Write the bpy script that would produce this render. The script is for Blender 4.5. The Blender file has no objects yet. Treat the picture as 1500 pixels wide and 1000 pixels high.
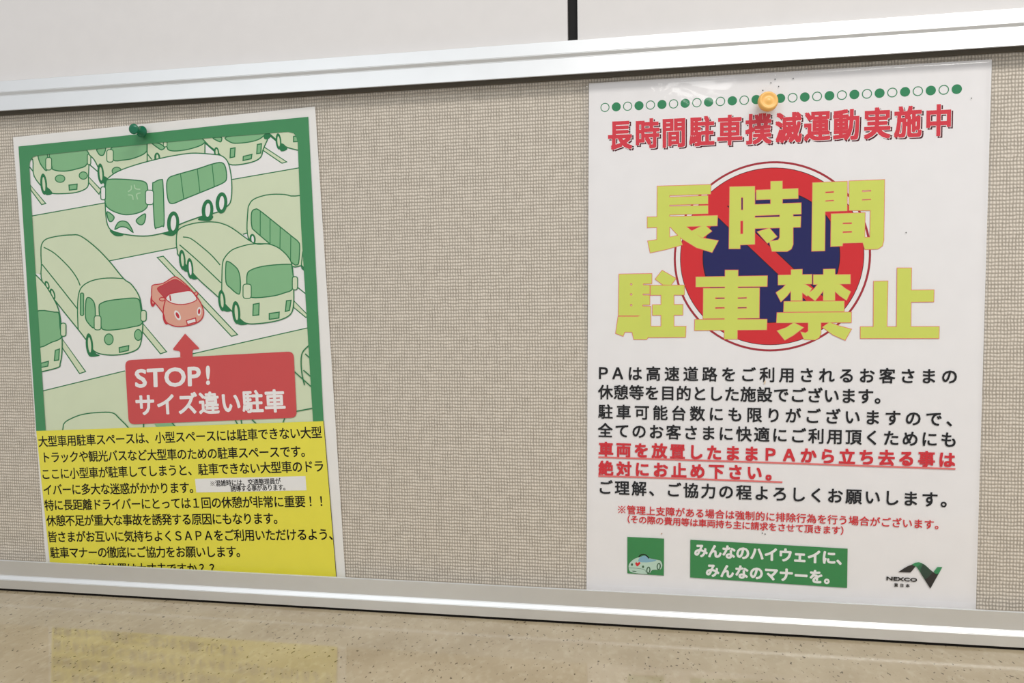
import bpy, bmesh, math, random
import numpy as np
from mathutils import Vector, Matrix
from mathutils.geometry import tessellate_polygon
random.seed(4)

# ------------------------------------------------------------------ camera, world, lights, exposure
S = 0.656            # camera distance from the wall (m)
F = 1150.0           # focal length in pixels of the 1500 px wide frame
EYE = 1.20           # camera height (m)
ANG = (0.0488, 0.1761, -0.0131)
def rotm(a):
    (cx, cy, cz), (sx, sy, sz) = np.cos(a), np.sin(a)
    return (np.array([[cz,-sz,0],[sz,cz,0],[0,0,1]]) @ np.array([[1,0,0],[0,cx,-sx],[0,sx,cx]])
            @ np.array([[cy,0,sy],[0,1,0],[-sy,0,cy]]))
RM = rotm(ANG)
scene = bpy.context.scene
col = scene.collection
cam_d = bpy.data.cameras.new('camera'); cam = bpy.data.objects.new('camera', cam_d); col.objects.link(cam)
def w3(v): return (v[0], v[2], -v[1])          # wall frame (right, down, into the wall) to world
ex, ey, ez = RM.T @ [1,0,0], RM.T @ [0,1,0], RM.T @ [0,0,1]
r_, u_, b_ = Vector(w3(ex)), -Vector(w3(ey)), -Vector(w3(ez))
cam.matrix_world = Matrix(((r_.x,u_.x,b_.x,0),(r_.y,u_.y,b_.y,-S),(r_.z,u_.z,b_.z,EYE),(0,0,0,1)))
cam_d.sensor_width = 36; cam_d.lens = 36*F/1500; cam_d.clip_start = .01
scene.camera = cam

world = bpy.data.worlds.new('room_light'); scene.world = world; world.use_nodes = True
world.node_tree.nodes['Background'].inputs[0].default_value = (.97, .98, 1.0, 1)
world.node_tree.nodes['Background'].inputs[1].default_value = .56
def area(name, loc, target, sx, sy, power, color):
    l = bpy.data.lights.new(name, 'AREA'); l.shape = 'RECTANGLE'; l.size = sx; l.size_y = sy; l.energy = power; l.color = color
    o = bpy.data.objects.new(name, l); col.objects.link(o); o.location = loc
    o.rotation_euler = (Vector(target)-Vector(loc)).to_track_quat('-Z', 'Y').to_euler(); return o
area('ceiling_lamp', (.7, -1.0, 2.55), (.7, -1.0, 0), 1.2, .35, 24, (1, .97, .93))
area('ceiling_lamp', (-1.1, -1.9, 2.55), (-1.1, -1.9, 0), 1.2, .35, 16, (.93, .98, 1))
area('ceiling_lamp', (.35, -3.9, 2.55), (.35, -3.9, 0), .5, 1.2, 8, (1, .99, .97))
vs = scene.view_settings
vs.view_transform = 'Standard'; vs.look = 'None'; vs.exposure = 0; vs.gamma = 1; vs.use_curve_mapping = False

# ------------------------------------------------------------------ geometry helpers
def ray(x, y, d=0.0):
    """pixel of the photograph to a point on the plane d metres in front of the wall"""
    v = RM.T @ np.array([(x-750)/F, (y-500)/F, 1.0])
    k = (S-d)/v[2]
    return Vector((v[0]*k, -d, EYE - v[1]*k))
def lin(c):
    c = c/255.0
    return c/12.92 if c <= .04045 else ((c+.055)/1.055)**2.4
KEY = .90
def alb(rgb): return tuple(min(.92, lin(c)/KEY) for c in rgb)+(1,)
_m = {}
def mat(name, rgb, rough=.55, spec=.25, metal=0.0, coat=0.0, tex=None):
    if name in _m: return _m[name]
    m = bpy.data.materials.new(name); m.use_nodes = True; nt = m.node_tree; b = nt.nodes['Principled BSDF']
    c = alb(rgb) if len(rgb) == 3 else rgb
    b.inputs['Base Color'].default_value = c; b.inputs['Roughness'].default_value = rough
    b.inputs['Specular IOR Level'].default_value = spec; b.inputs['Metallic'].default_value = metal
    b.inputs['Coat Weight'].default_value = coat; b.inputs['Coat Roughness'].default_value = .08
    # faint mottling of the ink or paint
    tc = nt.nodes.new('ShaderNodeTexCoord'); n = nt.nodes.new('ShaderNodeTexNoise'); n.inputs['Scale'].default_value = 60; n.inputs['Detail'].default_value = 4
    nt.links.new(tc.outputs['Object'], n.inputs['Vector'])
    r = nt.nodes.new('ShaderNodeMapRange'); r.inputs['To Min'].default_value = .965; r.inputs['To Max'].default_value = 1.03
    nt.links.new(n.outputs['Fac'], r.inputs['Value'])
    h = nt.nodes.new('ShaderNodeHueSaturation'); h.inputs['Color'].default_value = c
    nt.links.new(r.outputs[0], h.inputs['Value']); nt.links.new(h.outputs[0], b.inputs['Base Color'])
    _m[name] = m
    return m
def put(name, verts, faces, mats, parent=None, loc=(0,0,0), midx=None, smooth=False):
    L = Vector(loc)
    me = bpy.data.meshes.new(name); me.from_pydata([tuple(Vector(v)-L) for v in verts], [], faces)
    for m in (mats if isinstance(mats, (list, tuple)) else [mats]): me.materials.append(m)
    if midx: me.polygons.foreach_set('material_index', midx)
    if smooth: me.polygons.foreach_set('use_smooth', [True]*len(me.polygons))
    me.update()
    o = bpy.data.objects.new(name, me); col.objects.link(o)
    if parent is not None: o.parent = parent
    else: o.location = L
    return o
def box_vf(x0, x1, y0, y1, z0, z1):
    v = [(x, y, z) for x in (x0, x1) for y in (y0, y1) for z in (z0, z1)]
    f = [(0,1,3,2),(4,6,7,5),(0,4,5,1),(2,3,7,6),(0,2,6,4),(1,5,7,3)]
    return v, f
def thing(name, label, cat, loc, group=None):
    o = bpy.data.objects.new(name, None); col.objects.link(o); o.location = loc; o.empty_display_size = .02
    o['label'] = label; o['category'] = cat
    if group: o['group'] = group
    return o

# ------------------------------------------------------------------ procedural materials of the large surfaces
def node(nt, t, **kw):
    n = nt.nodes.new(t)
    for k, v in kw.items():
        if k in n.inputs: n.inputs[k].default_value = v
        else: setattr(n, k, v)
    return n
def mathn(nt, op, a, b=None):
    n = nt.nodes.new('ShaderNodeMath'); n.operation = op
    for i, s in enumerate((a, b)):
        if s is None: continue
        if isinstance(s, (int, float)): n.inputs[i].default_value = s
        else: nt.links.new(s, n.inputs[i])
    return n.outputs[0]
def fabric_material():
    m = bpy.data.materials.new('woven_vinyl'); m.use_nodes = True; nt = m.node_tree; b = nt.nodes['Principled BSDF']; L = nt.links.new
    tc = node(nt, 'ShaderNodeTexCoord')
    nz = node(nt, 'ShaderNodeTexNoise', Scale=150.0, Detail=2.0); L(tc.outputs['Object'], nz.inputs['Vector'])
    sub = node(nt, 'ShaderNodeVectorMath', operation='SUBTRACT'); L(nz.outputs['Color'], sub.inputs[0]); sub.inputs[1].default_value = (.5,.5,.5)
    sc = node(nt, 'ShaderNodeVectorMath', operation='SCALE'); L(sub.outputs[0], sc.inputs[0]); sc.inputs['Scale'].default_value = .0017
    ad = node(nt, 'ShaderNodeVectorMath', operation='ADD'); L(tc.outputs['Object'], ad.inputs[0]); L(sc.outputs[0], ad.inputs[1])
    sp = node(nt, 'ShaderNodeSeparateXYZ'); L(ad.outputs[0], sp.inputs[0])
    def wave(s, pitch):
        v = mathn(nt, 'SINE', mathn(nt, 'MULTIPLY', s, 2*math.pi/pitch))
        return mathn(nt, 'POWER', mathn(nt, 'ADD', mathn(nt, 'MULTIPLY', v, .5), .5), .6)
    wx = wave(sp.outputs['X'], .00235); wz = mathn(nt, 'ADD', mathn(nt, 'MULTIPLY', wave(sp.outputs['Z'], .0029), .85), .15)
    n2 = node(nt, 'ShaderNodeTexNoise', Scale=95.0, Detail=1.0); L(tc.outputs['Object'], n2.inputs['Vector'])
    k = node(nt, 'ShaderNodeMapRange'); k.inputs['From Min'].default_value = .35; k.inputs['From Max'].default_value = .65; L(n2.outputs['Fac'], k.inputs['Value'])
    # columns fade in and out where the wefts dominate
    kx = mathn(nt, 'ADD', mathn(nt, 'MULTIPLY', k.outputs[0], .35), .65)
    cx = mathn(nt, 'SUBTRACT', 1.0, mathn(nt, 'MULTIPLY', kx, mathn(nt, 'SUBTRACT', 1.0, wx)))
    h = mathn(nt, 'MULTIPLY', cx, wz)
    n3 = node(nt, 'ShaderNodeTexNoise', Scale=700.0, Detail=2.0); L(tc.outputs['Object'], n3.inputs['Vector'])
    h2 = mathn(nt, 'ADD', h, mathn(nt, 'MULTIPLY', n3.outputs['Fac'], .4))
    cr = node(nt, 'ShaderNodeValToRGB'); L(mathn(nt, 'MULTIPLY', h2, .75), cr.inputs[0])
    cr.color_ramp.elements[0].position = .12; cr.color_ramp.elements[0].color = alb((150,141,128))  # thread tones follow weave height, with crevice shade put into the colour
    cr.color_ramp.elements[1].position = .85; cr.color_ramp.elements[1].color = alb((219,209,195))
    L(cr.outputs[0], b.inputs['Base Color'])
    bp = node(nt, 'ShaderNodeBump', Strength=.8, Distance=.0006); L(h2, bp.inputs['Height']); L(bp.outputs[0], b.inputs['Normal'])
    b.inputs['Roughness'].default_value = .75; b.inputs['Specular IOR Level'].default_value = .2
    return m
def counter_material():
    m = bpy.data.materials.new('speckled_laminate'); m.use_nodes = True; nt = m.node_tree; b = nt.nodes['Principled BSDF']; L = nt.links.new
    tc = node(nt, 'ShaderNodeTexCoord')
    n1 = node(nt, 'ShaderNodeTexNoise', Scale=22.0, Detail=5.0); L(tc.outputs['Object'], n1.inputs['Vector'])
    cr = node(nt, 'ShaderNodeValToRGB'); L(n1.outputs['Fac'], cr.inputs[0])
    cr.color_ramp.elements[0].position = .3; cr.color_ramp.elements[0].color = alb((160,145,118))
    cr.color_ramp.elements[1].position = .7; cr.color_ramp.elements[1].color = alb((176,162,136))
    mp = node(nt, 'ShaderNodeMapping'); mp.inputs['Scale'].default_value = (1, .55, 1); mp.inputs['Rotation'].default_value = (0,0,.5); L(tc.outputs['Object'], mp.inputs['Vector'])
    n2 = node(nt, 'ShaderNodeTexNoise', Scale=420.0, Detail=1.5); L(mp.outputs[0], n2.inputs['Vector'])
    r2 = node(nt, 'ShaderNodeMapRange'); r2.inputs['From Min'].default_value = .67; r2.inputs['From Max'].default_value = .72; L(n2.outputs['Fac'], r2.inputs['Value'])
    n3 = node(nt, 'ShaderNodeTexNoise', Scale=190.0, Detail=3.0); L(mp.outputs[0], n3.inputs['Vector'])
    r3 = node(nt, 'ShaderNodeMapRange'); r3.inputs['From Min'].default_value = .5; r3.inputs['From Max'].default_value = .75; r3.inputs['To Max'].default_value = .25; L(n3.outputs['Fac'], r3.inputs['Value'])
    mx = node(nt, 'ShaderNodeMix', data_type='RGBA'); L(r3.outputs[0], mx.inputs['Factor']); L(cr.outputs[0], mx.inputs[6]); mx.inputs[7].default_value = alb((205,195,172))
    mx2 = node(nt, 'ShaderNodeMix', data_type='RGBA'); L(r2.outputs[0], mx2.inputs['Factor']); L(mx.outputs[2], mx2.inputs[6]); mx2.inputs[7].default_value = alb((98,86,66))
    L(mx2.outputs[2], b.inputs['Base Color'])
    b.inputs['Roughness'].default_value = .07; b.inputs['Specular IOR Level'].default_value = .85
    return m
def panel_material():
    m = mat('painted_white_panel', (213,209,206), .45, .3); return m
def film_material(name, rough, wave, level):
    m = bpy.data.materials.new(name); m.use_nodes = True; nt = m.node_tree; L = nt.links.new
    nt.nodes.remove(nt.nodes['Principled BSDF'])
    out = nt.nodes['Material Output']
    tr = node(nt, 'ShaderNodeBsdfTransparent'); tr.inputs[0].default_value = (.985,.985,.985,1)
    gl = node(nt, 'ShaderNodeBsdfGlossy'); gl.inputs['Roughness'].default_value = rough; gl.inputs['Color'].default_value = (1,1,1,1)
    fr = node(nt, 'ShaderNodeFresnel', IOR=level)
    tc = node(nt, 'ShaderNodeTexCoord')
    nz = node(nt, 'ShaderNodeTexNoise', Scale=24.0, Detail=3.0, Roughness=.55, Distortion=.5); L(tc.outputs['Object'], nz.inputs['Vector'])
    bp = node(nt, 'ShaderNodeBump', Strength=wave, Distance=.004); L(nz.outputs['Fac'], bp.inputs['Height'])
    L(bp.outputs[0], gl.inputs['Normal'])
    # only the outer face of the film mirrors the room; its inner face is optically coupled to the sheet
    ge = node(nt, 'ShaderNodeNewGeometry'); L(bp.outputs[0], fr.inputs['Normal'])
    fac = mathn(nt, 'MULTIPLY', fr.outputs[0], mathn(nt, 'SUBTRACT', 1.0, ge.outputs['Backfacing']))
    mx = node(nt, 'ShaderNodeMixShader'); L(fac, mx.inputs[0]); L(tr.outputs[0], mx.inputs[1]); L(gl.outputs[0], mx.inputs[2])
    L(mx.outputs[0], out.inputs['Surface'])
    return m

# ------------------------------------------------------------------ the wall and the counter
XL, XR = -1.15, .95
zt = ray(850, 58, .008).z                       # outer edge of the upper rail
zb = ray(750, 906.3, .010).z                    # lower edge of the lower rail
COUNTER_Z = zb - .0022
dark = mat('dark_backing', (34,33,32), .7)
wv, wf = box_vf(XL, XR, .006, .03, COUNTER_Z-.1, zt+.9)
wall = put('wall_back', wv, wf, mat('wall_backing', (30,29,28), .8)); wall['kind'] = 'structure'
xs0, xs1 = ray(831.6, 20, .0).x, ray(846.4, 20, .0).x
zp = zt + .0016
for x0, x1 in ((XL, xs0), (xs1, XR)):
    v, f = box_vf(x0, x1, -.003, .006, zp, zt+.9)
    put('wall_panel', v, f, panel_material(), wall)
v, f = box_vf(xs0+.0001, xs1-.0001, .002, .006, zp, zt+.9)
js = put('joint_strip', v, f, mat('black_joint', (26,25,24), .6), wall); js['label'] = 'black joint strip between the white panels'

ct = thing('counter', 'speckled beige glossy laminate counter below the framed notice board', 'counter', (0, -.2, COUNTER_Z-.035))
def slab(name, x0, x1, y0, y1, z0, z1, m, parent, r=.004):
    bm = bmesh.new(); v, f = box_vf(x0, x1, y0, y1, z0, z1)
    bv = [bm.verts.new(Vector(p)-parent.location) for p in v]
    for q in f: bm.faces.new([bv[i] for i in q])
    bmesh.ops.recalc_face_normals(bm, faces=bm.faces)
    es = [e for e in bm.edges if abs((e.verts[0].co.y + parent.location.y) - y0) < 1e-6 and abs((e.verts[1].co.y+parent.location.y)-y0) < 1e-6]
    bmesh.ops.bevel(bm, geom=es, offset=r, segments=3, affect='EDGES')
    me = bpy.data.meshes.new(name); bm.to_mesh(me); bm.free(); me.materials.append(m)
    o = bpy.data.objects.new(name, me); col.objects.link(o); o.parent = parent; return o
slab('worktop', XL, XR, -.42, .0055, COUNTER_Z-.035, COUNTER_Z, counter_material(), ct)

# ------------------------------------------------------------------ the notice board: fabric panel and two aluminium rails
board = thing('notice_board', 'long beige fabric notice board in a silver aluminium frame on the wall', 'notice board', (0, 0, zb))
def rail(name, prof, m, parent):
    n = len(prof); v = []; f = []
    for x in (XL, XR): v += [(x, -d, z) for d, z in prof]
    for i in range(n): f.append((i, (i+1) % n, n+(i+1) % n, n+i))
    t = tessellate_polygon([[Vector((d, z, 0)) for d, z in prof]])
    f += [tuple(q) for q in t] + [tuple(n+i for i in q) for q in t]
    o = put(name, v, f, m, parent, parent.location)
    bm = bmesh.new(); bm.from_mesh(o.data); bmesh.ops.recalc_face_normals(bm, faces=bm.faces)
    es = [e for e in bm.edges if abs(e.verts[0].co.x-e.verts[1].co.x) > .5 and len(e.link_faces) == 2 and e.calc_face_angle(0) > .25]
    bmesh.ops.bevel(bm, geom=es, offset=.00035, segments=2, affect='EDGES'); bm.to_mesh(o.data); bm.free()
    return o
def alu():
    m = mat('satin_aluminium', (.755,.765,.77,1), .42, .5, .55)
    nt = m.node_tree; b = nt.nodes['Principled BSDF']; L = nt.links.new
    tc = node(nt, 'ShaderNodeTexCoord'); mp = node(nt, 'ShaderNodeMapping'); mp.inputs['Scale'].default_value = (4, 900, 900); L(tc.outputs['Object'], mp.inputs['Vector'])
    nz = node(nt, 'ShaderNodeTexNoise', Scale=1.0, Detail=2.0); L(mp.outputs[0], nz.inputs['Vector'])
    bp = node(nt, 'ShaderNodeBump', Strength=.08, Distance=.0002); L(nz.outputs['Fac'], bp.inputs['Height']); L(bp.outputs[0], b.inputs['Normal'])
    return m
Y = lambda x, y, d: ray(x, y, d).z
# upper rail, seen a little from below: (distance from wall, height)
up = [(-.006, Y(850,58,.008)), (.008, Y(850,58,.008)), (.0105, Y(850,76.6,.0105)), (.0085, Y(850,83,.0085)),
      (.0120, Y(850,107.8,.0120)), (.0090, Y(850,107.8,.0120)+.0004), (.0065, Y(850,107.8,.0120)+.006), (-.006, Y(850,107.8,.0120)+.006)]
lo_lip = Y(750,858.6,.0120)
lo = [(-.006, zb), (.0085, zb), (.0108, Y(750,890.3,.0108)), (.0085, Y(750,883,.0085)),
      (.0120, lo_lip), (.0100, lo_lip+.0001), (.0085, lo_lip-.008), (-.006, lo_lip-.008)]
v, f = box_vf(XL, XR, -.0030, .0, Y(850,115.2,.003), Y(850,107.8,.012)+.0055)  # grey strip added to paint the shaded slot below the upper rail
gs = put('slot_shade_strip', v, f, mat('slot_shade_grey', (98,92,82), .8, .1), board, board.location); gs['label'] = 'dark grey strip standing in for the shade under the upper rail'
rail('frame_rail', up, alu(), board); rail('frame_rail', lo[::-1], alu(), board)
v, f = box_vf(XL, XR, -.0076, .0055, COUNTER_Z+.0001, zb-.0001)  # black strip added in place of the shadow between rail and counter
ss = put('gap_shade_strip', v, f, mat('gap_shade_black', (22,20,18), .8, .1), board, board.location); ss['label'] = 'black strip standing in for the shadow gap between the lower rail and the counter'
v, f = box_vf(XL, XR, -.0005, .0055, lo_lip-.0078, Y(850,107.8,.012)+.0058)
put('fabric_panel', v, f, fabric_material(), board, board.location)

# ------------------------------------------------------------------ printing on paper
G_LINE, G_BORDER, PALE, MIDG, PAPER = (34,116,68), (66,138,88), (207,216,184), (130,180,132), (230,227,222)
class Ink:
    """flat print laid down in thin layers on one poster"""
    def __init__(s, root, d0): s.root, s.d, s.step = root, d0, 2.5e-6
    def begin(s, name): s.name = name; s.v = []; s.f = []; s.mi = []; s.mats = []
    def slot(s, m):
        if m not in s.mats: s.mats.append(m)
        return s.mats.index(m)
    def tri(s, pts, tris, m):
        s.d += s.step; b = len(s.v); k = s.slot(m)
        s.v += [ray(x, y, s.d) for x, y in pts]
        for t in tris: s.f.append(tuple(b+i for i in t)); s.mi.append(k)
    def fill(s, loops, m):
        if not isinstance(loops[0][0], (tuple, list)): loops = [loops]
        flat = [p for l in loops for p in l]
        s.tri(flat, tessellate_polygon([[Vector((x, y, 0)) for x, y in l] for l in loops]), m)
    def stroke(s, pts, m, w=1.5, closed=False):
        n = len(pts); vs_ = []; ts = []
        P = [Vector(p) for p in pts]
        for i in range(n):
            a = P[i-1] if (i > 0 or closed) else P[i]; c = P[(i+1) % n] if (i < n-1 or closed) else P[i]
            d1 = (P[i]-a); d2 = (c-P[i])
            if d1.length < 1e-6: d1 = d2
            if d2.length < 1e-6: d2 = d1
            d1 = d1.normalized(); d2 = d2.normalized(); t = d1+d2
            t = t.normalized() if t.length > 1e-3 else d1
            nn = Vector((-t.y, t.x)); cs = max(.5, abs(nn.dot(Vector((-d1.y, d1.x)))))
            o = nn*(w/2/cs); vs_ += [tuple(P[i]+o), tuple(P[i]-o)]
        for i in range(n if closed else n-1):
            j = (i+1) % n; ts.append((2*i, 2*i+1, 2*j+1, 2*j))
        s.tri(vs_, ts, m)
    def end(s, label=None):
        # every face looks out from the wall
        vv = s.v; ff = []
        for t in s.f:
            a, b, c = vv[t[0]], vv[t[1]], vv[t[2]]
            ff.append(t if (b-a).cross(c-a).y < 0 else t[::-1])
        o = put(s.name, vv, ff, s.mats, s.root, s.root.location, s.mi)
        if label: o['label'] = label
        return o
def crom(pts, closed=True, k=5):
    n = len(pts); out = []
    P = [Vector(p) for p in pts]
    for i in range(n if closed else n-1):
        p0 = P[i-1] if (closed or i > 0) else P[0]; p1 = P[i]; p2 = P[(i+1) % n]; p3 = P[(i+2) % n] if (closed or i+2 < n) else P[n-1]
        for q in range(k):
            t = q/k
            out.append(tuple(.5*((2*p1)+(p2-p0)*t+(2*p0-5*p1+4*p2-p3)*t*t+(3*p1-p0-3*p2+p3)*t**3)))
    if not closed: out.append(tuple(P[-1]))
    return out
def ell(cx, cy, rx, ry, rot=0, n=28):
    c, s = math.cos(rot), math.sin(rot)
    return [(cx+rx*math.cos(a)*c-ry*math.sin(a)*s, cy+rx*math.cos(a)*s+ry*math.sin(a)*c) for a in [2*math.pi*i/n for i in range(n)]]
def rrect(q, r, n=5):
    """rounded quad"""
    out = []; P = [Vector(p) for p in q]; m = len(P)
    for i in range(m):
        a, b, c = P[i-1], P[i], P[(i+1) % m]; u = (a-b).normalized(); w = (c-b).normalized(); rr = min(r, (a-b).length/2.01, (c-b).length/2.01)
        p, q2 = b+u*rr, b+w*rr
        for k in range(n+1):
            t = k/n; out.append(tuple((1-t)**2*p+2*t*(1-t)*b+t*t*q2))
    return out
def T(ox, oy, s=5.0): return lambda pts: [(ox+x/s, oy+y/s) for x, y in pts]
A, B, C, D, E5, F5, G7, G8 = T(0,140), T(200,140), T(0,320), T(200,320), T(0,480), T(200,480), T(0,660), T(220,660)

def world_px(p):                                    # inverse of ray for a point on the wall plane
    q = RM @ np.array([p.x, EYE-p.z, S]); return (750+F*q[0]/q[2], 500+F*q[1]/q[2])
_g = {}
def glyph(text, latin=False):
    if text in _g: return _g[text]
    cu = bpy.data.curves.new('tmp', 'FONT'); cu.body = text; cu.resolution_u = 3
    o = bpy.data.objects.new('tmp', cu); col.objects.link(o)
    me = bpy.data.meshes.new_from_object(o.evaluated_get(bpy.context.evaluated_depsgraph_get()))
    V = [(v.co.x, v.co.y) for v in me.vertices]; Fc = [tuple(p.vertices) for p in me.polygons]
    bpy.data.objects.remove(o); bpy.data.curves.remove(cu); bpy.data.meshes.remove(me)
    _g[text] = (V, Fc); return _g[text]
ADV = None
def text_line(ink, text, p0, k, pk, ew, eh, m, bold=0.0, shape='square', shift=(0,0), pos=None):
    """full-width characters: centre of the first em box, centre of the k-th, em width and height in pixels; bold in pixels"""
    d = ink.d; d_top = d
    offs = [(0,0)]
    if bold > 0:
        st = [(1,1),(1,-1),(-1,1),(-1,-1)] if shape == 'square' else [(math.cos(a), math.sin(a)) for a in [i*math.pi/4 for i in range(8)]]
        offs = [(a*bold, b*bold) for a, b in st] + ([(a*bold*.5, b*bold*.5) for a, b in st[:4]] if bold > 1.2 else [])
    a0, ak = ray(*p0, 0), ray(*pk, 0)
    a1 = ray(p0[0]+1, p0[1], 0); ux = (a1-a0).length                       # metres per pixel here
    mx = (ak-a0).normalized(); pitch = (ak-a0)/k
    up_ = Vector((-mx.z, 0, mx.x)).normalized()
    for i, ch in enumerate(text):
        if ch in '　 ': continue
        if ch == '※':                                  # saltire with four dots
            c0 = world_px(a0+pitch*i); r = ew*.36
            for a in (1, -1): ink.stroke([(c0[0]-r, c0[1]-a*r), (c0[0]+r, c0[1]+a*r)], m, ew*.07)
            for a, b_ in ((0,-1),(0,1),(-1,0),(1,0)): ink.fill(ell(c0[0]+a*r*.85, c0[1]+b_*r*.85, ew*.075, ew*.075, 0, 10), m)
            d = ink.d; continue
        V, Fc = glyph(ch)
        ctr = a0+pitch*i if pos is None else ray(*pos[i], 0)
        for j, (ox, oy) in enumerate(offs):
            dd = d + ink.step*(j+1); b = len(ink.v); kk = ink.slot(m)
            for x, y in V:
                lx = (x-.5*ADV)/ADV*ew + ox + shift[0] + (.22*ew if ch in '！？' else 0); ly = (y-.379)/ADV*eh + oy + shift[1]
                p = ctr + mx*(lx*ux) + up_*(ly*ux)
                q = p.copy(); sc = (S-dd)/S
                ink.v.append(Vector((q.x*sc, -dd, EYE+(q.z-EYE)*sc)))
            for t in Fc: ink.f.append(tuple(b+q for q in t)); ink.mi.append(kk)
    ink.d = d + ink.step*(len(offs)+1)
def text_quad(ink, text, quad, m, bold=0.0, shape='round'):
    """fits the ink of a short word to a pixel quad TL, TR, BR, BL"""
    V, Fc = glyph(text)
    x0 = min(v[0] for v in V); x1 = max(v[0] for v in V); y0 = min(v[1] for v in V); y1 = max(v[1] for v in V)
    offs = [(0,0)] if not bold else [(math.cos(a)*bold, math.sin(a)*bold) for a in [i*math.pi/4 for i in range(8)]]
    for ox, oy in offs:
        pts = []
        for x, y in V:
            s_, t_ = (x-x0)/(x1-x0), (y1-y)/(y1-y0)
            tx = quad[0][0]*(1-s_)*(1-t_)+quad[1][0]*s_*(1-t_)+quad[2][0]*s_*t_+quad[3][0]*(1-s_)*t_
            ty = quad[0][1]*(1-s_)*(1-t_)+quad[1][1]*s_*(1-t_)+quad[2][1]*s_*t_+quad[3][1]*(1-s_)*t_
            pts.append((tx+ox, ty+oy))
        ink.tri(pts, Fc, m)
def _adv():
    a = glyph('長長')[0]; b = glyph('長')[0]
    return max(v[0] for v in a)-max(v[0] for v in b)
ADV = _adv()
def sheet(name, quad, d, m, root, th=.00018, nu=2, nv=2, wav=None, label=None):
    """a thin sheet with real thickness; wav(u,v) lifts it from the board"""
    v = []; f = []
    for side in (0, 1):
        for j in range(nv):
            for i in range(nu):
                s_, t_ = i/(nu-1), j/(nv-1)
                x = quad[0][0]*(1-s_)*(1-t_)+quad[1][0]*s_*(1-t_)+quad[2][0]*s_*t_+quad[3][0]*(1-s_)*t_
                y = quad[0][1]*(1-s_)*(1-t_)+quad[1][1]*s_*(1-t_)+quad[2][1]*s_*t_+quad[3][1]*(1-s_)*t_
                p = ray(x, y, d); p.y -= (wav(s_, t_) if wav else 0) - side*th; v.append(p)
    N = nu*nv
    for j in range(nv-1):
        for i in range(nu-1):
            a = j*nu+i; f.append((a, a+nu, a+nu+1, a+1)); f.append((N+a, N+a+1, N+a+nu+1, N+a+nu))
    for i in range(nu-1): f += [(i, i+1, N+i+1, N+i), ((nv-1)*nu+i, N+(nv-1)*nu+i, N+(nv-1)*nu+i+1, (nv-1)*nu+i+1)]
    for j in range(nv-1): f += [(j*nu, N+j*nu, N+(j+1)*nu, (j+1)*nu), (j*nu+nu-1, (j+1)*nu+nu-1, N+(j+1)*nu+nu-1, N+j*nu+nu-1)]
    o = put(name, v, f, m, root, root.location, smooth=nu > 2)
    if label: o['label'] = label
    return o
paper_m = mat('white_paper', PAPER, .5, .3)
ink_black = mat('black_ink', (16,14,14), .6, .05); line_m = mat('green_line_ink', G_LINE); border_m = mat('green_border_ink', G_BORDER)
pale_m = mat('pale_green_ink', PALE); mid_m = mat('mid_green_ink', MIDG); white_m = mat('white_ink', (232,229,226))
yel_m = mat('yellow_paper', (228,218,74)); red_m = mat('brick_red_ink', (201,76,76))

# ------------------------------------------------------------------ LEFT POSTER
LP = thing('poster', 'laminated green and yellow parking poster with drawn buses, left on the board', 'poster', ray(262, 500, 0))
sheet('paper', [(19,201),(461.5,156),(507,862),(69,846)], .0017, paper_m, LP)
K = Ink(LP, .00171)
def shape(pts, fm, lm=line_m, w=1.65, smooth=True, k=4):
    p = crom(pts, True, k) if smooth else pts
    if fm: K.fill(p, fm)
    if lm: K.stroke(p, lm, w, True)
def curve(pts, lm=line_m, w=1.65, smooth=True):
    K.stroke(crom(pts, False, 4) if (smooth and len(pts) > 2) else pts, lm, w)
def quadr(x0, y0, x1, y1, tf, fm, r=12, skew=0):
    p = tf([(x0,y0),(x1,y0+skew),(x1,y1+skew),(x0,y1)]); q = rrect(p, r/5)
    K.fill(q, fm); K.stroke(q, line_m, 1.4, True)
def wheel(tf, cx, cy, rx, ry, irx, iry, inner, blob=None, rot=-.08):
    if blob: K.fill(crom(tf(blob)), line_m)
    K.fill([p for p in tf(ell(cx, cy, rx, ry, rot))], line_m)
    K.fill([p for p in tf(ell(cx+irx*.1, cy, irx, iry, rot))], inner)
K.begin('printed_parking_lot')
K.fill([(36,214),(455,172),(474,630),(52,640)], white_m)
K.fill([(45,316.5),(154,297),(339,263),(445,244.5),(455,323),(258,362.6),(160,382),(45,404)], pale_m)
K.stroke([(45,316.5),(154,297)], line_m, 1.5); K.stroke([(339,263),(445,244.5)], line_m, 1.5)
K.stroke([(45,404),(160,382),(258,362.6),(300,354)], line_m, 1.5)
K.fill([(56,574),(183,543),(282,518),(460,478),(472,640),(56,650)], pale_m)
K.stroke([(56,574),(183,543)], line_m, 1.5); K.stroke([(282,518),(460,478)], line_m, 1.5)
for tf, q in ((A, [(222,655),(335,790),(305,798),(225,690)]), (A, [(640,585),(740,690),(725,722),(640,625)]), (B, [(925,370),(1100,485),(1065,495),(925,400)]),
              (E5, [(455,80),(627,320),(583,335),(455,145)]), (C, [(1040,760),(1220,975),(1175,990),(1040,825)]), (D, [(152,285),(195,275),(740,850),(695,862)]),
              (D, [(1150,600),(1260,712),(1240,724),(1150,650)])):
    K.fill(tf(q), pale_m); K.stroke(tf(q), line_m, 1.5, True)
curve(A([(215,520),(295,622)])); curve(A([(650,500),(720,560)])); curve(B([(940,262),(1020,330)])); curve(D([(1175,500),(1250,560)])); curve(B([(500,345),(575,412)]))
K.end('white and pale green parking bays with green lines')

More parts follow.
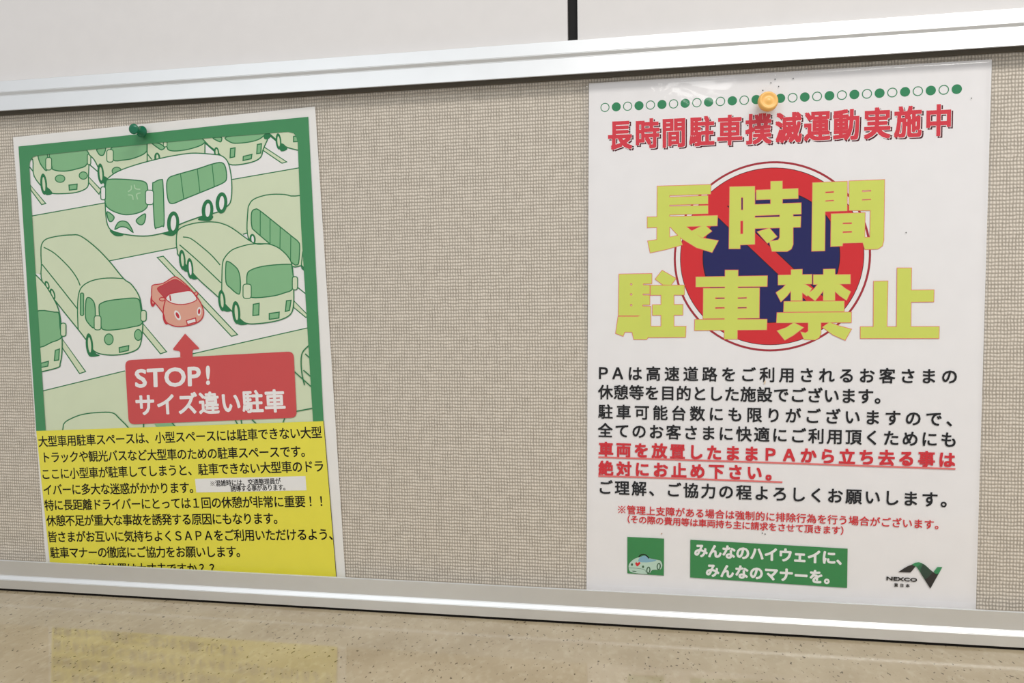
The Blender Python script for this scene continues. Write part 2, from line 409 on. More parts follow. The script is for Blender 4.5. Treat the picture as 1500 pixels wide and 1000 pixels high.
K.begin('printed_bus')                     # five cut off vehicles along the top
shape(A([(205,380),(650,380),(652,470),(648,590),(640,670),(560,708),(450,718),(380,715),(335,695),(250,590),(240,470)]), pale_m)
shape(A([(378,385),(642,365),(638,500),(560,537),(470,553),(400,545),(380,520)]), mid_m)
shape(A([(278,430),(300,415),(345,415),(345,545),(310,520),(288,480)]), mid_m)
quadr(335, 453, 378, 545, A, pale_m, 20); quadr(640, 428, 665, 505, A, pale_m, 14)
K.fill(A(ell(440,608,35,27)), mid_m); K.stroke(A(ell(440,608,35,27)), line_m, 1.4, True)
K.fill(A(ell(610,585,30,27)), mid_m); K.stroke(A(ell(610,585,30,27)), line_m, 1.4, True)
shape(A([(505,655),(565,648),(563,685),(508,692)]), mid_m, smooth=False)
wheel(A, 320, 648, 25, 78, 10, 52, pale_m, [(320,690),(345,670),(385,715),(340,728)])
K.end('pale green bus cut off at the top left')
K.begin('printed_bus')
shape(A([(655,340),(1078,330),(1078,480),(1000,512),(870,565),(800,615),(765,628),(735,560),(690,470),(648,420)]), pale_m)
shape(A([(828,370),(1070,345),(1068,415),(980,458),(900,472),(830,470)]), mid_m)
shape(A([(710,390),(772,380),(760,430),(740,438),(722,425)]), mid_m)
quadr(782, 395, 830, 487, A, pale_m, 20); quadr(1076, 350, 1102, 422, A, pale_m, 14)
K.fill(A(ell(855,552,34,28)), mid_m); K.stroke(A(ell(855,552,34,28)), line_m, 1.4, True)
wheel(A, 738, 572, 24, 76, 10, 50, pale_m, [(740,610),(765,590),(800,620),(765,648)])
K.end('pale green bus cut off behind the white bus')
K.begin('printed_bus')
shape(B([(78,300),(502,290),(500,440),(330,440),(180,480),(78,480)]), pale_m, smooth=False)
shape(B([(225,330),(498,300),(490,352),(400,388),(300,405),(240,400),(225,380)]), mid_m)
shape(B([(110,345),(165,350),(205,378),(185,397),(160,385)]), mid_m)
quadr(196, 335, 224, 375, B, pale_m, 12)
curve(B([(78,425),(112,468)]))
wheel(B, 152, 455, 22, 38, 8, 24, pale_m)
K.end('pale green bus cut off above the white bus')
K.begin('printed_truck')
shape(B([(500,270),(932,262),(925,400),(900,460),(820,493),(700,507),(640,470),(600,420),(510,345)]), pale_m)
shape(B([(662,300),(928,270),(915,308),(850,335),(750,348),(690,342)]), mid_m)
shape(B([(560,310),(620,305),(620,335),(602,335)]), mid_m)
for q in ([(688,388),(722,382),(718,448),(685,455)], [(885,358),(915,352),(910,420),(880,425)], [(782,445),(845,430),(840,462),(780,475)]): shape(B(q), mid_m, smooth=False)
wheel(B, 586, 415, 19, 38, 8, 24, pale_m)
K.fill(crom(B([(935,285),(965,262),(985,295),(960,320),(935,315)])), line_m)
K.end('pale green truck cut off at the top')
K.begin('printed_truck')
shape(B([(965,240),(1230,230),(1230,390),(1120,384),(1060,352),(1020,320)]), pale_m)
shape(B([(1150,298),(1200,295),(1200,335),(1150,338)]), mid_m, smooth=False)
wheel(B, 1040, 335, 21, 60, 9, 38, pale_m, [(1045,370),(1070,350),(1105,390),(1060,408)])
K.end('pale green truck cut off at the top right corner')

K.begin('printed_bus')                     # the angry white bus
K.fill(crom(C([(805,85),(900,110),(890,128),(840,125)])), line_m)
K.fill(crom(C([(1180,100),(1260,60),(1310,80),(1270,125),(1220,122)])), line_m)
K.fill(crom(B([(450,905),(500,870),(560,880),(540,915),(480,915)])), line_m)
shape(A([(770,780),(766,720),(768,640),(800,597),(870,552),(1000,505),(1180,458),(1330,430),(1430,421),(1560,430),(1625,442),(1668,485),(1690,570),(1698,670),(1690,770),(1660,812),(1600,850),(1480,882),(1310,945),(1260,985),(1200,1005),(1080,1027),(960,1022),(850,1000),(800,970),(778,900)]), white_m)
shape(A([(770,780),(774,640),(800,613),(900,612),(1000,620),(1055,630),(1080,665),(1083,790),(1060,835),(1000,862),(920,872),(850,855),(795,825)]), mid_m)
quadr(738, 668, 773, 762, A, white_m, 16); quadr(1066, 692, 1124, 798, A, white_m, 22)
shape(A([(1118,670),(1130,635),(1180,615),(1194,650),(1202,930),(1185,955),(1150,967),(1132,945)]), mid_m, w=1.6)
quadr(1066, 692, 1124, 798, A, white_m, 22)
shape(B([(220,660),(235,605),(290,580),(450,535),(550,502),(620,490),(650,520),(660,600),(640,635),(560,672),(350,757),(265,790),(232,765)]), mid_m)
for a, b in (((322,572),(346,758)), ((445,537),(465,713)), ((553,502),(570,668))): curve(B([a, b]), w=1.2)
shape(A([(785,850),(834,885),(825,915),(805,922),(790,898)]), mid_m); shape(A([(1000,908),(1062,865),(1060,920),(1040,945),(1012,938)]), mid_m)
shape(A([(842,978),(865,930),(902,918),(940,935),(974,1000),(930,968),(885,960)]), mid_m)
lg = mat('light_mark_ink', (172,205,166)); Z = T(130, 220, 8.333)
for q in ([(520,430),(518,475),(480,505)], [(555,420),(570,468),(630,476)], [(480,545),(530,552),(542,605)], [(632,520),(585,538),(597,600)]): curve(Z(q), lg, 1.7)
wheel(A, 1268, 932, 45, 85, 20, 56, white_m, rot=.05); wheel(B, 520, 838, 43, 78, 18, 50, white_m, rot=.06); wheel(B, 622, 785, 43, 78, 18, 50, white_m, rot=.06)
K.end('white bus with frowning headlights and a green windscreen')

K.begin('printed_truck')                   # rear right, with a row of windows
K.fill(D([(780,115),(812,105),(812,130)]), white_m)
shape(D([(812,110),(815,-50),(825,-100),(860,-142),(950,-172),(1050,-178),(1130,-165),(1260,-110),(1260,400),(1225,375),(1210,345),(1140,350),(1040,260),(860,185)]), pale_m)
shape(D([(840,0),(845,-50),(868,-68),(900,-60),(1020,35),(1150,140),(1180,165),(1195,200),(1188,320),(1172,340),(1140,325),(1000,205),(865,90),(845,60)]), mid_m)
for a, b in (((906,-52),(906,128)), ((978,5),(978,188)), ((1052,62),(1050,248)), ((1130,126),(1128,315))): curve(D([a, b]), w=1.2)
wheel(D, 850, 152, 23, 40, 9, 26, white_m); curve(D([(780,115),(812,105)])); curve(D([(1218,240),(1208,350),(1228,378)]))
K.end('pale green coach with a strip of side windows')

K.begin('printed_truck')
K.fill(crom(C([(255,405),(300,412),(300,460),(275,430)])), white_m)
K.fill(crom(C([(655,930),(700,985),(730,1002),(680,1012),(650,1000)])), line_m)
shape(C([(303,330),(300,250),(305,190),(340,150),(430,128),(520,120),(590,128),(700,210),(800,312),(905,440),(960,480),(1015,560),(1035,640),(1045,760),(1040,850),(1020,940),(960,978),(860,998),(760,995),(690,970),(640,900),(575,815),(435,640),(312,470)]), pale_m)
curve(C([(320,210),(400,255),(500,350),(560,430),(587,490)])); curve(C([(308,335),(440,500),(570,665)]))
curve(C([(572,815),(568,660),(575,560),(600,500),(660,460),(740,440),(820,435),(905,440)]))
quadr(588, 545, 613, 710, C, mid_m, 30)
shape(C([(630,600),(650,578),(680,600),(695,640),(698,720),(690,800),(650,770),(626,720)]), mid_m)
shape(C([(725,650),(742,620),(800,600),(900,588),(980,582),(1018,595),(1030,650),(1042,765),(960,795),(860,812),(765,815),(738,780)]), mid_m)
quadr(690, 712, 740, 815, C, pale_m, 20); quadr(1031, 672, 1071, 752, C, pale_m, 20)
for e in ((797,884,32,40), (1012,852,27,40)): K.fill(C(ell(*e)), mid_m); K.stroke(C(ell(*e)), line_m, 1.4, True)
shape(C([(873,945),(943,930),(940,965),(875,980)]), mid_m, smooth=False)
wheel(C, 655, 925, 27, 85, 11, 56, pale_m); wheel(C, 345, 487, 16, 32, 6, 18, pale_m, rot=-.35); wheel(C, 385, 553, 18, 42, 7, 27, pale_m, rot=-.3)
K.end('pale green truck with round headlights at the left')
K.begin('printed_truck')
shape(C([(235,370),(255,405),(330,485),(400,600),(435,690),(448,800),(455,900),(452,1000),(440,1060),(425,1090),(300,1122),(285,1120),(262,800)]), pale_m)
shape(C([(258,692),(400,685),(432,700),(440,800),(450,870),(380,905),(272,930)]), mid_m)
quadr(444, 765, 483, 862, C, pale_m, 20)
for q in ([(405,965),(435,955),(430,1035),(398,1040)], [(285,1063),(355,1045),(350,1080),(285,1093)]): shape(C(q), mid_m, smooth=False)
K.end('pale green truck cut off by the left border')
K.begin('printed_truck')
for bl in ([(330,330),(370,330),(390,380),(350,385)], [(400,400),(440,405),(460,435),(410,445)], [(630,620),(660,625),(700,668),(660,682),(625,660)], [(740,720),(770,735),(820,768),(770,780),(735,765)]): K.fill(crom(D(bl)), line_m)
shape(D([(300,240),(292,180),(298,100),(330,65),(400,40),(480,27),(560,25),(620,35),(700,70),(860,180),(960,185),(1040,215),(1110,280),(1140,350),(1150,500),(1150,620),(1128,700),(1040,745),(900,768),(800,765),(735,710),(690,670),(595,572),(440,430),(312,275)]), pale_m)
curve(D([(340,135),(400,148),(500,225),(560,280),(612,340)])); curve(D([(315,192),(450,310),(618,470)]))
curve(D([(624,560),(625,440),(630,330),(650,280),(700,230),(780,200),(860,185),(960,185)]))
shape(D([(655,330),(672,315),(710,340),(745,380),(760,450),(758,540),(738,550),(690,510),(655,465)]), mid_m)
shape(D([(808,480),(810,410),(832,380),(900,355),(1000,340),(1120,335),(1138,350),(1147,505),(1080,545),(980,570),(845,578),(815,540)]), mid_m)
quadr(780, 480, 840, 585, D, pale_m, 22); quadr(1141, 425, 1179, 522, D, pale_m, 20)
for q in ([(855,628),(898,620),(895,705),(852,710)], [(1098,602),(1132,598),(1120,672),(1090,680)], [(972,695),(1045,685),(1043,728),(972,738)]): shape(D(q), mid_m, smooth=False)
wheel(D, 335, 302, 24, 74, 10, 48, pale_m); wheel(D, 392, 365, 24, 76, 10, 50, white_m); wheel(D, 625, 600, 27, 78, 11, 52, pale_m); wheel(D, 730, 688, 30, 84, 12, 56, pale_m)
K.end('pale green truck with square headlights right of the red car')
K.begin('printed_car')
rl = mat('crimson_line_ink', (190,45,55)); sal = mat('salmon_ink', (218,160,140)); dred = mat('dark_red_ink', (186,66,72)); wp = mat('bright_white_ink', (228,226,222))
Rc = T(200, 360, 7.69)
for e in ((188,602,32,84,.1), (328,808,32,78,-.15)):
    K.fill(Rc(ell(*e)), rl); K.fill(Rc(ell(e[0]+2, e[1], 12, e[3]*.6, e[4])), sal)
shape(Rc([(170,560),(172,470),(190,440),(300,420),(420,350),(480,372),(540,420),(610,490),(690,590),(735,670),(755,750),(735,820),(680,865),(590,895),(480,908),(400,895),(330,850),(300,760),(215,650),(175,610)]), sal, rl, 1.5)
shape(Rc([(235,480),(300,440),(420,380),(480,395),(540,440),(600,495),(480,520),(380,535),(335,590),(280,545)]), dred, rl, 1.2)
shape(Rc([(332,600),(350,560),(400,535),(500,518),(600,505),(650,545),(678,605),(600,645),(500,660),(400,645)]), wp, rl, 1.4)
curve(Rc([(325,610),(305,690),(300,760)]), rl); curve(Rc([(375,555),(385,620)]), rl, 2.2)
for cx, cy, rx, ry, ro in ((462,782,30,60,-.45), (705,738,24,50,.08)): K.fill(Rc(ell(cx,cy,rx,ry,ro)), wp); K.fill(Rc(ell(cx,cy,rx*.55,ry*.62,ro)), rl)
shape(Rc([(562,842),(665,812),(672,858),(572,885)]), wp, rl, 1.6, False)
for e in ((290,600,32,20), (672,538,18,20)): K.fill(Rc(ell(*e)), sal); K.stroke(Rc(ell(*e)), rl, 1.4, True)
K.end('small open red car in the middle bay')
K.begin('printed_truck')
shape(E5([(440,900),(460,745),(470,700),(510,670),(600,635),(720,620),(820,622),(870,660),(960,765),(960,900)]), pale_m)
K.end('top of a pale green vehicle cut off by the yellow panel')
K.begin('printed_truck')
curve(F5([(1230,420),(1212,340),(1205,250),(1215,180),(1260,130)])); curve(F5([(1155,320),(1280,432)])); curve(F5([(1235,190),(1270,222)])); curve(F5([(1222,310),(1280,360)]))
curve(F5([(1165,612),(1290,588)]))
K.end('outline of a vehicle cut off by the right border')
K.begin('printed_truck')
K.fill(F5([(130,700),(262,690),(290,730),(150,730)]), mid_m)
for a, b in (((52,700),(50,740)), ((255,690),(290,730))): curve(F5([a, b]))
K.end(); K.begin('printed_truck')
for a, b in (((722,675),(745,715)), ((765,672),(772,715)), ((845,672),(885,710)), ((1085,662),(1068,705))): curve(F5([a, b]))
K.end('vehicle outline cut off under the red box')
K.begin('border')
K.fill([[(27,214.4),(160,201),(330,182.5),(451.6,171),(474,616.8),(474.2,619),(53.2,634),(53,631)],
        [(67,632),(59,510),(51,384),(46,300),(43,244),(44,236),(48,230),(55,227.6),(170,215),(330,200),(422,193),(430,195),(434,200),(436,208),(441,332),(448,444),(458.6,618)]], border_m)
K.end('green border with rounded inner corners')
K.begin('warning_box')
K.fill(rrect([(183,527.5),(430,514.5),(434.8,611.5),(188.5,621.5)], 9), red_m)
K.fill(F5([(355,42),(458,148),(456,156),(418,158),(410,166),(410,215),(320,215),(320,180),(312,170),(270,163),(268,152)]), red_m)
K.end('red box with an arrow pointing up')
K.begin('lettering')
text_quad(K, 'STOP', [(198,541.5),(293,537),(293.5,564.5),(199,567)], white_m, 1.05)
text_quad(K, '!', [(302.5,536.5),(306.5,536.3),(306.5,562.5),(303,562.7)], white_m, 1.2)
text_line(K, 'サイズ違い駐車', (212.6,592.8), 6, (402.5,587), 30, 30.5, white_m, .9, 'round')
K.end('white rounded letters on red')
K.begin('text_panel')
K.fill([(53,631),(474,616.6),(492.4,841),(494,862),(76,846),(73,824)], yel_m)
K.stroke([(474,616.6),(483,725),(492.4,841),(494,862)], ink_black, .8)
K.end('yellow text panel')
for row in (('大型車用駐車スペースは、小型スペースには駐車できない大型', (63,646.4), 27, (463.6,633)),
            ('トラックや観光バスなど大型車のための駐車スペースです。', (67,669.6), 25, (433,661)),
            ('ここに小型車が駐車してしまうと、駐車できない大型車のドラ', (67,694), 27, (467,682.4)),
            ('イバーに多大な迷惑がかかります。', (70,717), 14, (270,714)),
            ('特に長距離ドライバーにとっては１回の休憩が非常に重要！！', (72,739.6), 27, (471,733.6)),
            ('休憩不足が重大な事故を誘発する原因にもなります。', (75,762.4), 22, (393,759)),
            ('皆さまがお互いに気持ちよくＳＡＰＡをご利用いただけるよう、', (76.6,786), 27, (473.6,782.4)),
            ('駐車マナーの徹底にご協力をお願いします。', (80.4,809), 18, (338.4,807.6)),
            ('駐車位置は大丈夫ですか？？', (136,832.5), 10, (281,832.5))):
    K.begin('text_line'); text_line(K, *row, 14.4, 15.4, ink_black, .22); K.end()
K.begin('sticker'); K.fill(G8([(328,205),(1137,185),(1145,290),(338,305)]), wp); K.end('white strip pasted over the yellow panel')
for row in (('※混雑時には、交通整理員が', (311.4,708), 12, (407,704.4)), ('誘導する事があります。', (341.6,715.3), 9, (411,713.4))):
    K.begin('text_line'); text_line(K, *row, 8.2, 9, ink_black, .15); K.end()
sheet('laminate_film', [(18,200),(462.5,155),(508,863),(68,847)], .0030, film_material('laminate_film_satin', .16, .06, 1.33), LP, .0001, label='clear laminate film')

# ------------------------------------------------------------------ RIGHT POSTER
RP = thing('poster', 'glossy white no-parking poster with red and blue round sign, right on the board', 'poster', ray(1150, 500, 0))
sheet('paper', [(862.8,122),(1453,87),(1429,908),(859,882)], .0017, mat('white_glossy_paper', (232,229,228), .5, .3), RP)
K = Ink(RP, .00171)
gdot = mat('green_dot_ink', (38,128,82)); sred = mat('sign_red_ink', (208,36,42), .6, .1); sblue = mat('sign_blue_ink', (24,25,88), .6, .05); dkred = mat('sign_dark_red_ink', (158,26,40))
p0, p1 = ray(886.2, 157.3, 0), ray(1401.6, 130.5, 0)
def disc(cx, cz, r, n=40): return [world_px(Vector((cx+r*math.cos(a), 0, cz+r*math.sin(a)))) for a in [2*math.pi*i/n for i in range(n)]]
for i in range(30):
    p = p0.lerp(p1, i/29)
    K.begin('dot' if i % 2 else 'ring')
    K.fill(disc(p.x, p.z, .00365, 24) if i % 2 else [disc(p.x, p.z, .0037, 24), disc(p.x, p.z, .0030, 24)], gdot)
    K.end()
hx = [(908,197.5),(948,195.5),(987,193.8),(1028,192),(1069,190.3),(1111,188.8),(1155,186.6),(1197,184.6),(1240,182.4),(1285,180.2),(1330,178.2),(1375,176)]
K.begin('heading'); hm = mat('maroon_shadow_ink', (78,12,26), .6, .05); hr = mat('heading_red_ink', (208,48,62))
HT = '長時間駐車撲滅運動実施中'
text_line(K, HT, hx[0], 11, hx[11], 36, 44.5, hm, 1.6, shift=(2.2,-2.0), pos=hx)
text_line(K, HT, hx[0], 11, hx[11], 36, 44.5, white_m, 2.0, pos=hx)
text_line(K, HT, hx[0], 11, hx[11], 36, 44.5, hr, 1.3, pos=hx)
K.end('red heavy heading with maroon drop shadow')
K.begin('no_parking_sign')
c = (.1429*S, EYE+.0521*S, .1152*S)
K.fill(disc(*c, 96), dkred); K.fill(disc(c[0], c[1], c[2]*.978, 96), white_m); K.fill(disc(c[0], c[1], c[2]*.934, 96), ink_black); K.fill(disc(c[0], c[1], c[2]*.928, 96), sred)
K.fill(disc(c[0], c[1], c[2]*.698, 80), ink_black); K.fill(disc(c[0], c[1], c[2]*.69, 80), sblue)
for hw, m_ in ((.080, ink_black), (.073, sred)):
    q = []
    for a, b in ((-.70,-hw),(.70,-hw),(.70,hw),(-.70,hw)):
        x = (a+b)/math.sqrt(2)*c[2]; z = (-a+b)/math.sqrt(2)*c[2]; q.append(world_px(Vector((c[0]+x, 0, c[1]+z))))
    K.fill(q, m_)
K.end('round red and blue no-parking sign')
ylg = mat('lime_ink', (204,212,92)); olr = mat('outline_red_ink', (225,110,95))
P3, P4, P5, P6 = T(880,220), T(1120,220), T(880,370), T(1120,370)
big = []
for q in ([(415,264),(806,252),(804,320),(415,333)], [(415,264),(503,262),(503,640),(412,660)], [(495,345),(785,333),(785,392),(495,400)], [(495,412),(785,405),(785,463),(495,472)],
          [(342,490),(855,478),(852,552),(342,566)], [(345,665),(412,655),(503,637),(575,622),(597,692),(480,725),(363,750)],
          [(510,560),(622,556),(668,592),(740,642),(860,662),(815,747),(700,712),(590,645),(545,600)], [(735,556),(770,554),(812,592),(745,642),(665,592)],
          [[(945,268),(1128,264),(1128,688),(1020,692),(1020,720),(940,720)], [(1027,345),(1043,345),(1043,438),(1027,438)], [(1022,517),(1043,515),(1043,612),(1022,614)]],
          [(1245,228),(1330,226),(1330,400),(1245,400)], [(1140,292),(1445,280),(1445,352),(1140,362)], [(1126,398),(1467,386),(1467,466),(1126,478)], [(1312,460),(1408,458),(1408,500),(1312,500)],
          [(1126,494),(1465,484),(1462,562),(1126,572)], [(1312,550),(1408,550),(1408,690),(1395,722),(1365,740),(1255,740),(1235,668),(1300,658),(1312,640)], [(1148,597),(1235,570),(1290,632),(1220,680)]):
    big.append([P3(l) for l in (q if isinstance(q[0], list) else [q])])
for q in ([[(352,238),(604,228),(604,443),(443,448),(440,735),(346,738)], [(445,303),(508,299),(508,311),(445,315)], [(445,367),(508,363),(508,372),(445,376)]],
          [[(620,226),(878,216),(872,660),(862,700),(830,722),(735,726),(718,668),(733,638),(772,638),(776,440),(620,440)], [(714,293),(780,290),(780,302),(714,306)], [(714,358),(780,355),(780,364),(714,368)]],
          [[(488,466),(735,458),(733,640),(722,676),(572,680),(570,700),(485,704)], [(572,530),(640,528),(640,540),(572,541)], [(572,594),(640,591),(640,603),(572,606)]]):
    big.append([P4(l) for l in q])
hz = [ell(223, y, 9, 9, 0, 10) for y in (231, 305, 384)]
for q in ([[(135,158),(373,154),(373,225),(310,226),(310,238),(358,239),(358,300),(308,300),(308,312),(358,313),(358,380),(306,381),(306,393),(365,394),(365,460),(130,460)]]+hz,
          [(128,468),(270,468),(300,458),(365,456),(365,540),(355,608),(335,634),(243,634),(230,580),(175,580),(163,610),(110,590)],
          [(450,130),(550,188),(515,236),(455,234),(400,193)], [(365,240),(612,238),(612,308),(365,310)], [(443,300),(535,300),(535,545),(443,545)], [(380,382),(600,380),(600,455),(380,457)], [(350,540),(623,540),(620,618),(350,620)],
          [(697,178),(1220,170),(1218,246),(697,250)], [(912,128),(1005,128),(1000,632),(905,632)],
          [[(752,262),(1162,258),(1160,478),(750,482)], [(838,327),(908,327),(908,338),(838,340)], [(1000,327),(1070,325),(1070,336),(1000,338)], [(838,399),(908,398),(908,409),(838,411)], [(1000,398),(1070,397),(1070,408),(1000,410)]],
          [(690,490),(1217,488),(1215,564),(688,568)]):
    big.append([P5(l) for l in (q if isinstance(q[0], list) else [q])])
for q in ([(100,165),(345,160),(345,228),(100,235)], [(195,125),(275,122),(275,350),(193,350)], [(165,225),(215,235),(195,275),(165,315),(120,358),(85,292),(130,262)], [(265,228),(300,232),(345,262),(310,318),(268,285)],
          [(358,162),(628,160),(628,228),(358,232)], [(432,122),(515,120),(515,350),(430,350)], [(395,225),(445,235),(425,285),(370,352),(310,305),(360,268)], [(508,230),(550,230),(590,262),(630,285),(600,348),(550,315),(508,275)],
          [(143,358),(583,355),(582,430),(140,433)], [(92,440),(635,436),(634,510),(88,513)], [(215,512),(285,548),(210,605),(148,640),(92,572),(160,548)],
          [(320,505),(412,503),(412,590),(398,622),(370,638),(290,635),(265,580),(300,588),(320,575)], [(425,545),(475,510),(540,535),(635,560),(590,640),(500,600)],
          [(972,113),(1075,113),(1070,548),(968,548)], [(1068,275),(1240,273),(1238,358),(1068,360)], [(800,210),(902,208),(895,548),(798,548)], [(703,543),(1278,542),(1276,626),(703,626)]):
    big.append([P6(l) for l in (q if isinstance(q[0], list) else [q])])
k0 = 0
for n_ in (8, 8, 3, 7, 4, 13, 4):              # strokes of each of the seven characters
    part = big[k0:k0+n_]; k0 += n_
    K.begin('large_character')
    for loops in part:
        for l in loops: K.stroke(l, olr, 1.5, True)
    for loops in part: K.fill(loops, ylg)
    K.end()
assert k0 == len(big)
bt = dict(ew=23.5, eh=23.5)
rows = [('ＰＡ', (883.4,546), 1, (905,546.3), 0, .5), ('は高速道路をご利用されるお客さまの', (930,546.8), 16, (1391,551), 0, .4),
        ('休憩等を目的とした施設でございます。', (887,574), 16, (1268,580), 0, .4), ('駐車可能台数にも限りがございますので、', (887,602.6), 17, (1368,613), 0, .4),
        ('全てのお客さまに快適にご利用頂くためにも', (886.6,630), 19, (1390,643.6), 0, .4), ('車両を放置したままＰＡから立ち去る事は', (887.6,657.8), 18, (1387,673), 1, .8),
        ('絶対にお止め下さい。', (887.6,685.6), 8, (1105,692), 1, .8), ('ご理解、ご協力の程よろしくお願いします。', (886.6,713.4), 18, (1362,731), 0, .4)]
tr_ = mat('text_red_ink', (206,34,44))
for t, a, k, b, r, w in rows:
    K.begin('text_line'); text_line(K, t, a, k, b, 22.2, 22.6, tr_ if r else ink_black, w)
    K.end('bold red text line' if r else None)
K.begin('underline'); um = mat('underline_pink_ink', (222,112,108))
K.stroke([(876.5,669.4),(1130,677.4),(1399.6,686.6)], um, 2.5); K.stroke([(876.5,696.9),(1010,701),(1146,706)], um, 2.5); K.end('two pinkish red underlines')
for t, a, k, b, e in (('※管理上支障がある場合は強制的に排除行為を行う場合がございます。', (910.8,746), 30, (1361,767.6), 14), ('（その際の費用等は車両持ち主に請求をさせて頂きます）', (917,759.8), 25, (1238,777), 12.6)):
    K.begin('text_line'); text_line(K, t, a, k, b, e, e, tr_, .2); K.end('small red text line')
gbox = mat('green_box_ink', (50,132,74))
K.begin('picture_square'); Q = T(900, 770, 12.5)
K.fill(Q([(238,200),(910,232),(905,910),(238,868)]), gbox)
carw = mat('pale_car_ink', (182,208,190)); card = mat('car_outline_ink', (52,92,66)); carb = mat('car_blue_ink', (128,172,190))
q = crom(Q([(258,770),(270,690),(330,625),(400,585),(520,560),(640,590),(790,620),(850,640),(880,720),(840,800),(700,810),(640,870),(500,880),(300,845)])); K.fill(q, carw); K.stroke(q, card, .5, True)
K.fill(crom(Q([(440,650),(470,575),(560,545),(640,600),(770,625),(700,655),(560,668)])), carb)
K.stroke(crom(Q([(445,570),(490,530),(550,525),(600,555),(630,595)]), False), ink_black, 1.8)
K.stroke(crom(Q([(260,770),(400,775),(545,800),(580,850)]), False), card, .5)
for x, y, rx, ry in ((322,708,19,24), (525,748,19,24)): K.fill(Q(ell(x, y, rx, ry)), card)
for x, y in ((622,810), (812,742)): K.fill(Q(ell(x, y, 38, 66, .1)), card); K.fill(Q(ell(x, y, 17, 44, .1)), carw)
K.fill(crom(Q([(425,680),(455,660),(475,685),(420,740),(383,695),(400,662)])), sred)
K.fill(crom(Q([(330,820),(400,828),(400,838),(340,835)])), card)
K.end('small green square picture with a pale car')
K.begin('slogan_box'); K.fill(T(1000,780,6)([(68,62),(1450,140),(1445,485),(66,393)]), gbox); K.end('green slogan box')
K.begin('lettering')
text_line(K, 'みんなのハイウェイに、', (1026.7,806), 9, (1214.3,816.2), 20.6, 21.5, white_m, .95, 'round')
text_line(K, 'みんなのマナーを。', (1043.7,835), 7, (1195.6,844.2), 20.6, 21.5, white_m, .95, 'round')
K.end('white rounded letters on green')
K.begin('company_logo'); N = T(1280, 810, 12.5)
blk = mat('logo_black_ink', (36,34,34)); lg1 = mat('logo_green_ink', (52,140,88)); lg2 = mat('logo_mid_green_ink', (46,104,72)); lg3 = mat('logo_dark_green_ink', (40,66,54))
K.fill(N([(445,345),(560,272),(620,238),(705,205),(765,240),(720,298),(672,352)]), blk)
K.fill(N([(700,207),(755,175),(820,163),(885,182),(870,215),(845,300),(790,262),(772,240),(760,243)]), lg1)
K.fill(N([(870,178),(935,212),(1010,278),(985,470),(900,425),(790,258)]), lg2)
K.fill(N([(900,195),(1085,342),(1115,368),(1150,430),(1000,590),(860,370),(850,300)]), lg3)
K.fill(N([(1085,342),(1135,378),(1190,372),(1035,648),(930,480),(1000,440)]), blk)
K.fill(N([(1095,340),(1165,252),(1255,253),(1190,375),(1130,378)]), lg1)
text_quad(K, 'NEXCO', N([(238,430),(790,460),(788,522),(236,492)]), blk, .45)
text_line(K, '東日本', N([(408,582)])[0], 2, N([(622,595)])[0], 5.6, 5.8, blk, .25)
K.end('black and green curved logo mark')
K.begin('pin_holes')
for x, y in ((1117.5,132.3),(1129.2,121.3),(1135.3,116),(1140.6,126.6),(1161.9,114.8),(1423,143.8),(1327.3,340.6),(1116.6,780.6),(1120.8,782)):
    K.fill(ell(x, y, .85, .85, 0, 10), ink_black)
K.fill(ell(969.3,781.4,1.2,.9,-.6,10), mat('brown_speck', (185,150,130)))
K.fill(ell(1120.3,559.8,1.2,3.2,.25,10), mat('tan_stain', (226,205,180)))
ph = K.end('small black pin holes'); ph['kind'] = 'stuff'
def wavy(u, v):
    return (.0003*math.sin(6.0*v+1.0)+.0003*math.sin(9*u+3*v)+.00012*math.sin(19*u-6*v+1)+.00012*math.sin(11*u+24*v+2)
            - .0006*math.exp(-((u-.44)**2+(v-.05)**2)/.02))
sheet('laminate_film', [(852.5,119.5),(1457,84),(1433,908),(858,884)], .0040, film_material('laminate_film_gloss', .045, .09, 1.5), RP, .0001, 60, 80, wavy, 'glossy clear laminate film')

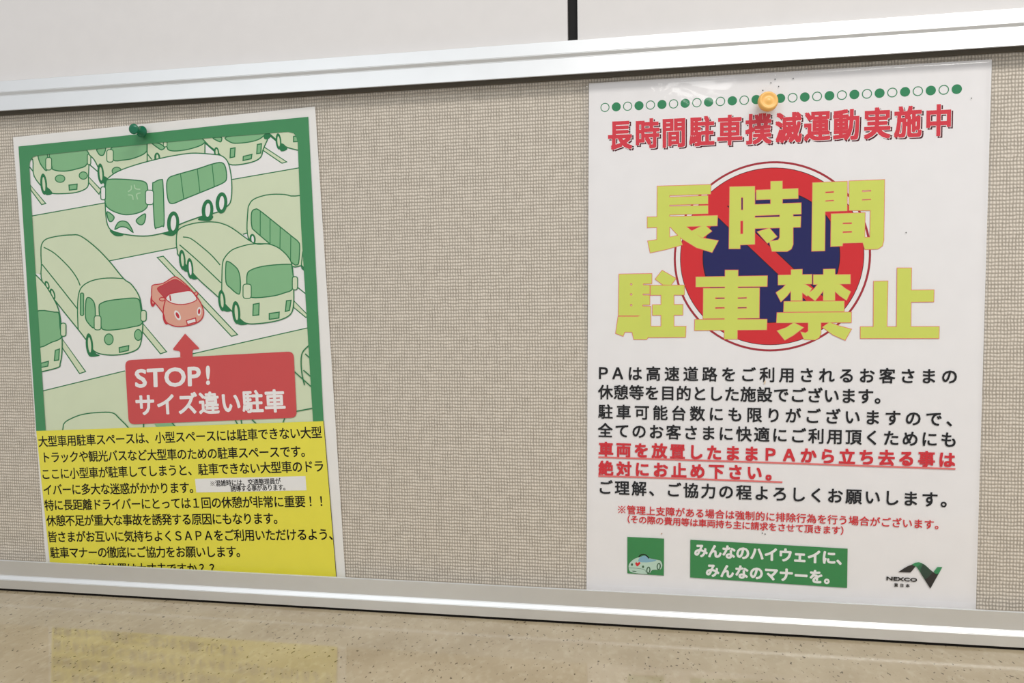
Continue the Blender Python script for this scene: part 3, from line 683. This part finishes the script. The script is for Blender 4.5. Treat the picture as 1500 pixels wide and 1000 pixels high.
# ------------------------------------------------------------------ pins
def lathe(name, prof, m, parent, base, axis, n=40, label=None):
    """prof: (radius, height along axis)"""
    ax = Vector(axis).normalized(); q = Vector((0,0,1)).rotation_difference(ax); v = []; f = []
    for r, h in prof:
        for i in range(n):
            a = 2*math.pi*i/n; v.append(Vector(base)+q @ Vector((r*math.cos(a), r*math.sin(a), h)))
    for j in range(len(prof)-1):
        for i in range(n): a = j*n+i; b2 = j*n+(i+1) % n; f.append((a, b2, b2+n, a+n))
    f.append(tuple(range(n))[::-1]); f.append(tuple((len(prof)-1)*n+i for i in range(n)))
    o = put(name, v, f, m, parent, parent.location, smooth=True)
    if label: o['label'] = label
    return o
def plastic(name, rgb, rough=.25, sss=0):
    m = mat(name, rgb, rough, .5); return m
steel = mat('pin_steel', (.6,.6,.6,1), .25, .5, 1.0)
hd = ray(214.4, 195, .0185); base = Vector((hd.x*S/(S-.0185), -.0032, EYE+(hd.z-EYE)*S/(S-.0185)))
gp = thing('push_pin', 'translucent dark green push pin holding the top of the left poster', 'pin', base)
gm = plastic('green_plastic', (14,104,72), .2)
ax = (0.0, -1, 0.0)
lathe('head', [(.0012,.0022),(.0046,.0026),(.0052,.0034),(.0050,.0044),(.0036,.0056),(.0027,.0080),(.0025,.0105),(.0030,.0125),(.0042,.0134),(.0046,.0142),(.0046,.0150),(.0042,.0155),(.0012,.0153)], gm, gp, base, ax)
lathe('needle', [(.0002,-.003),(.0006,-.001),(.0006,.0026)], steel, gp, base, ax, 12)
hd = ray(1121.3, 154.5, .012); base = Vector((hd.x*S/(S-.012), -.0042, EYE+(hd.z-EYE)*S/(S-.012)))
yp = thing('push_pin', 'round pale orange drum-shaped pin in the white poster on the right', 'pin', base)
ym = plastic('orange_plastic', (232,178,96), .35)
ax = (.12, -1, .16)
lathe('head', [(.0030,.0006),(.0050,.0012),(.0068,.0022),(.0076,.0036),(.0077,.0058),(.0073,.0072),(.0066,.0079),(.0058,.0080),(.0048,.0074),(.0034,.0072),(.0022,.0078),(.0010,.0082),(.0002,.0083)], ym, yp, base, ax, 56)
lathe('needle', [(.0002,-.005),(.0007,-.002),(.0007,.0008)], steel, yp, base, ax, 12)
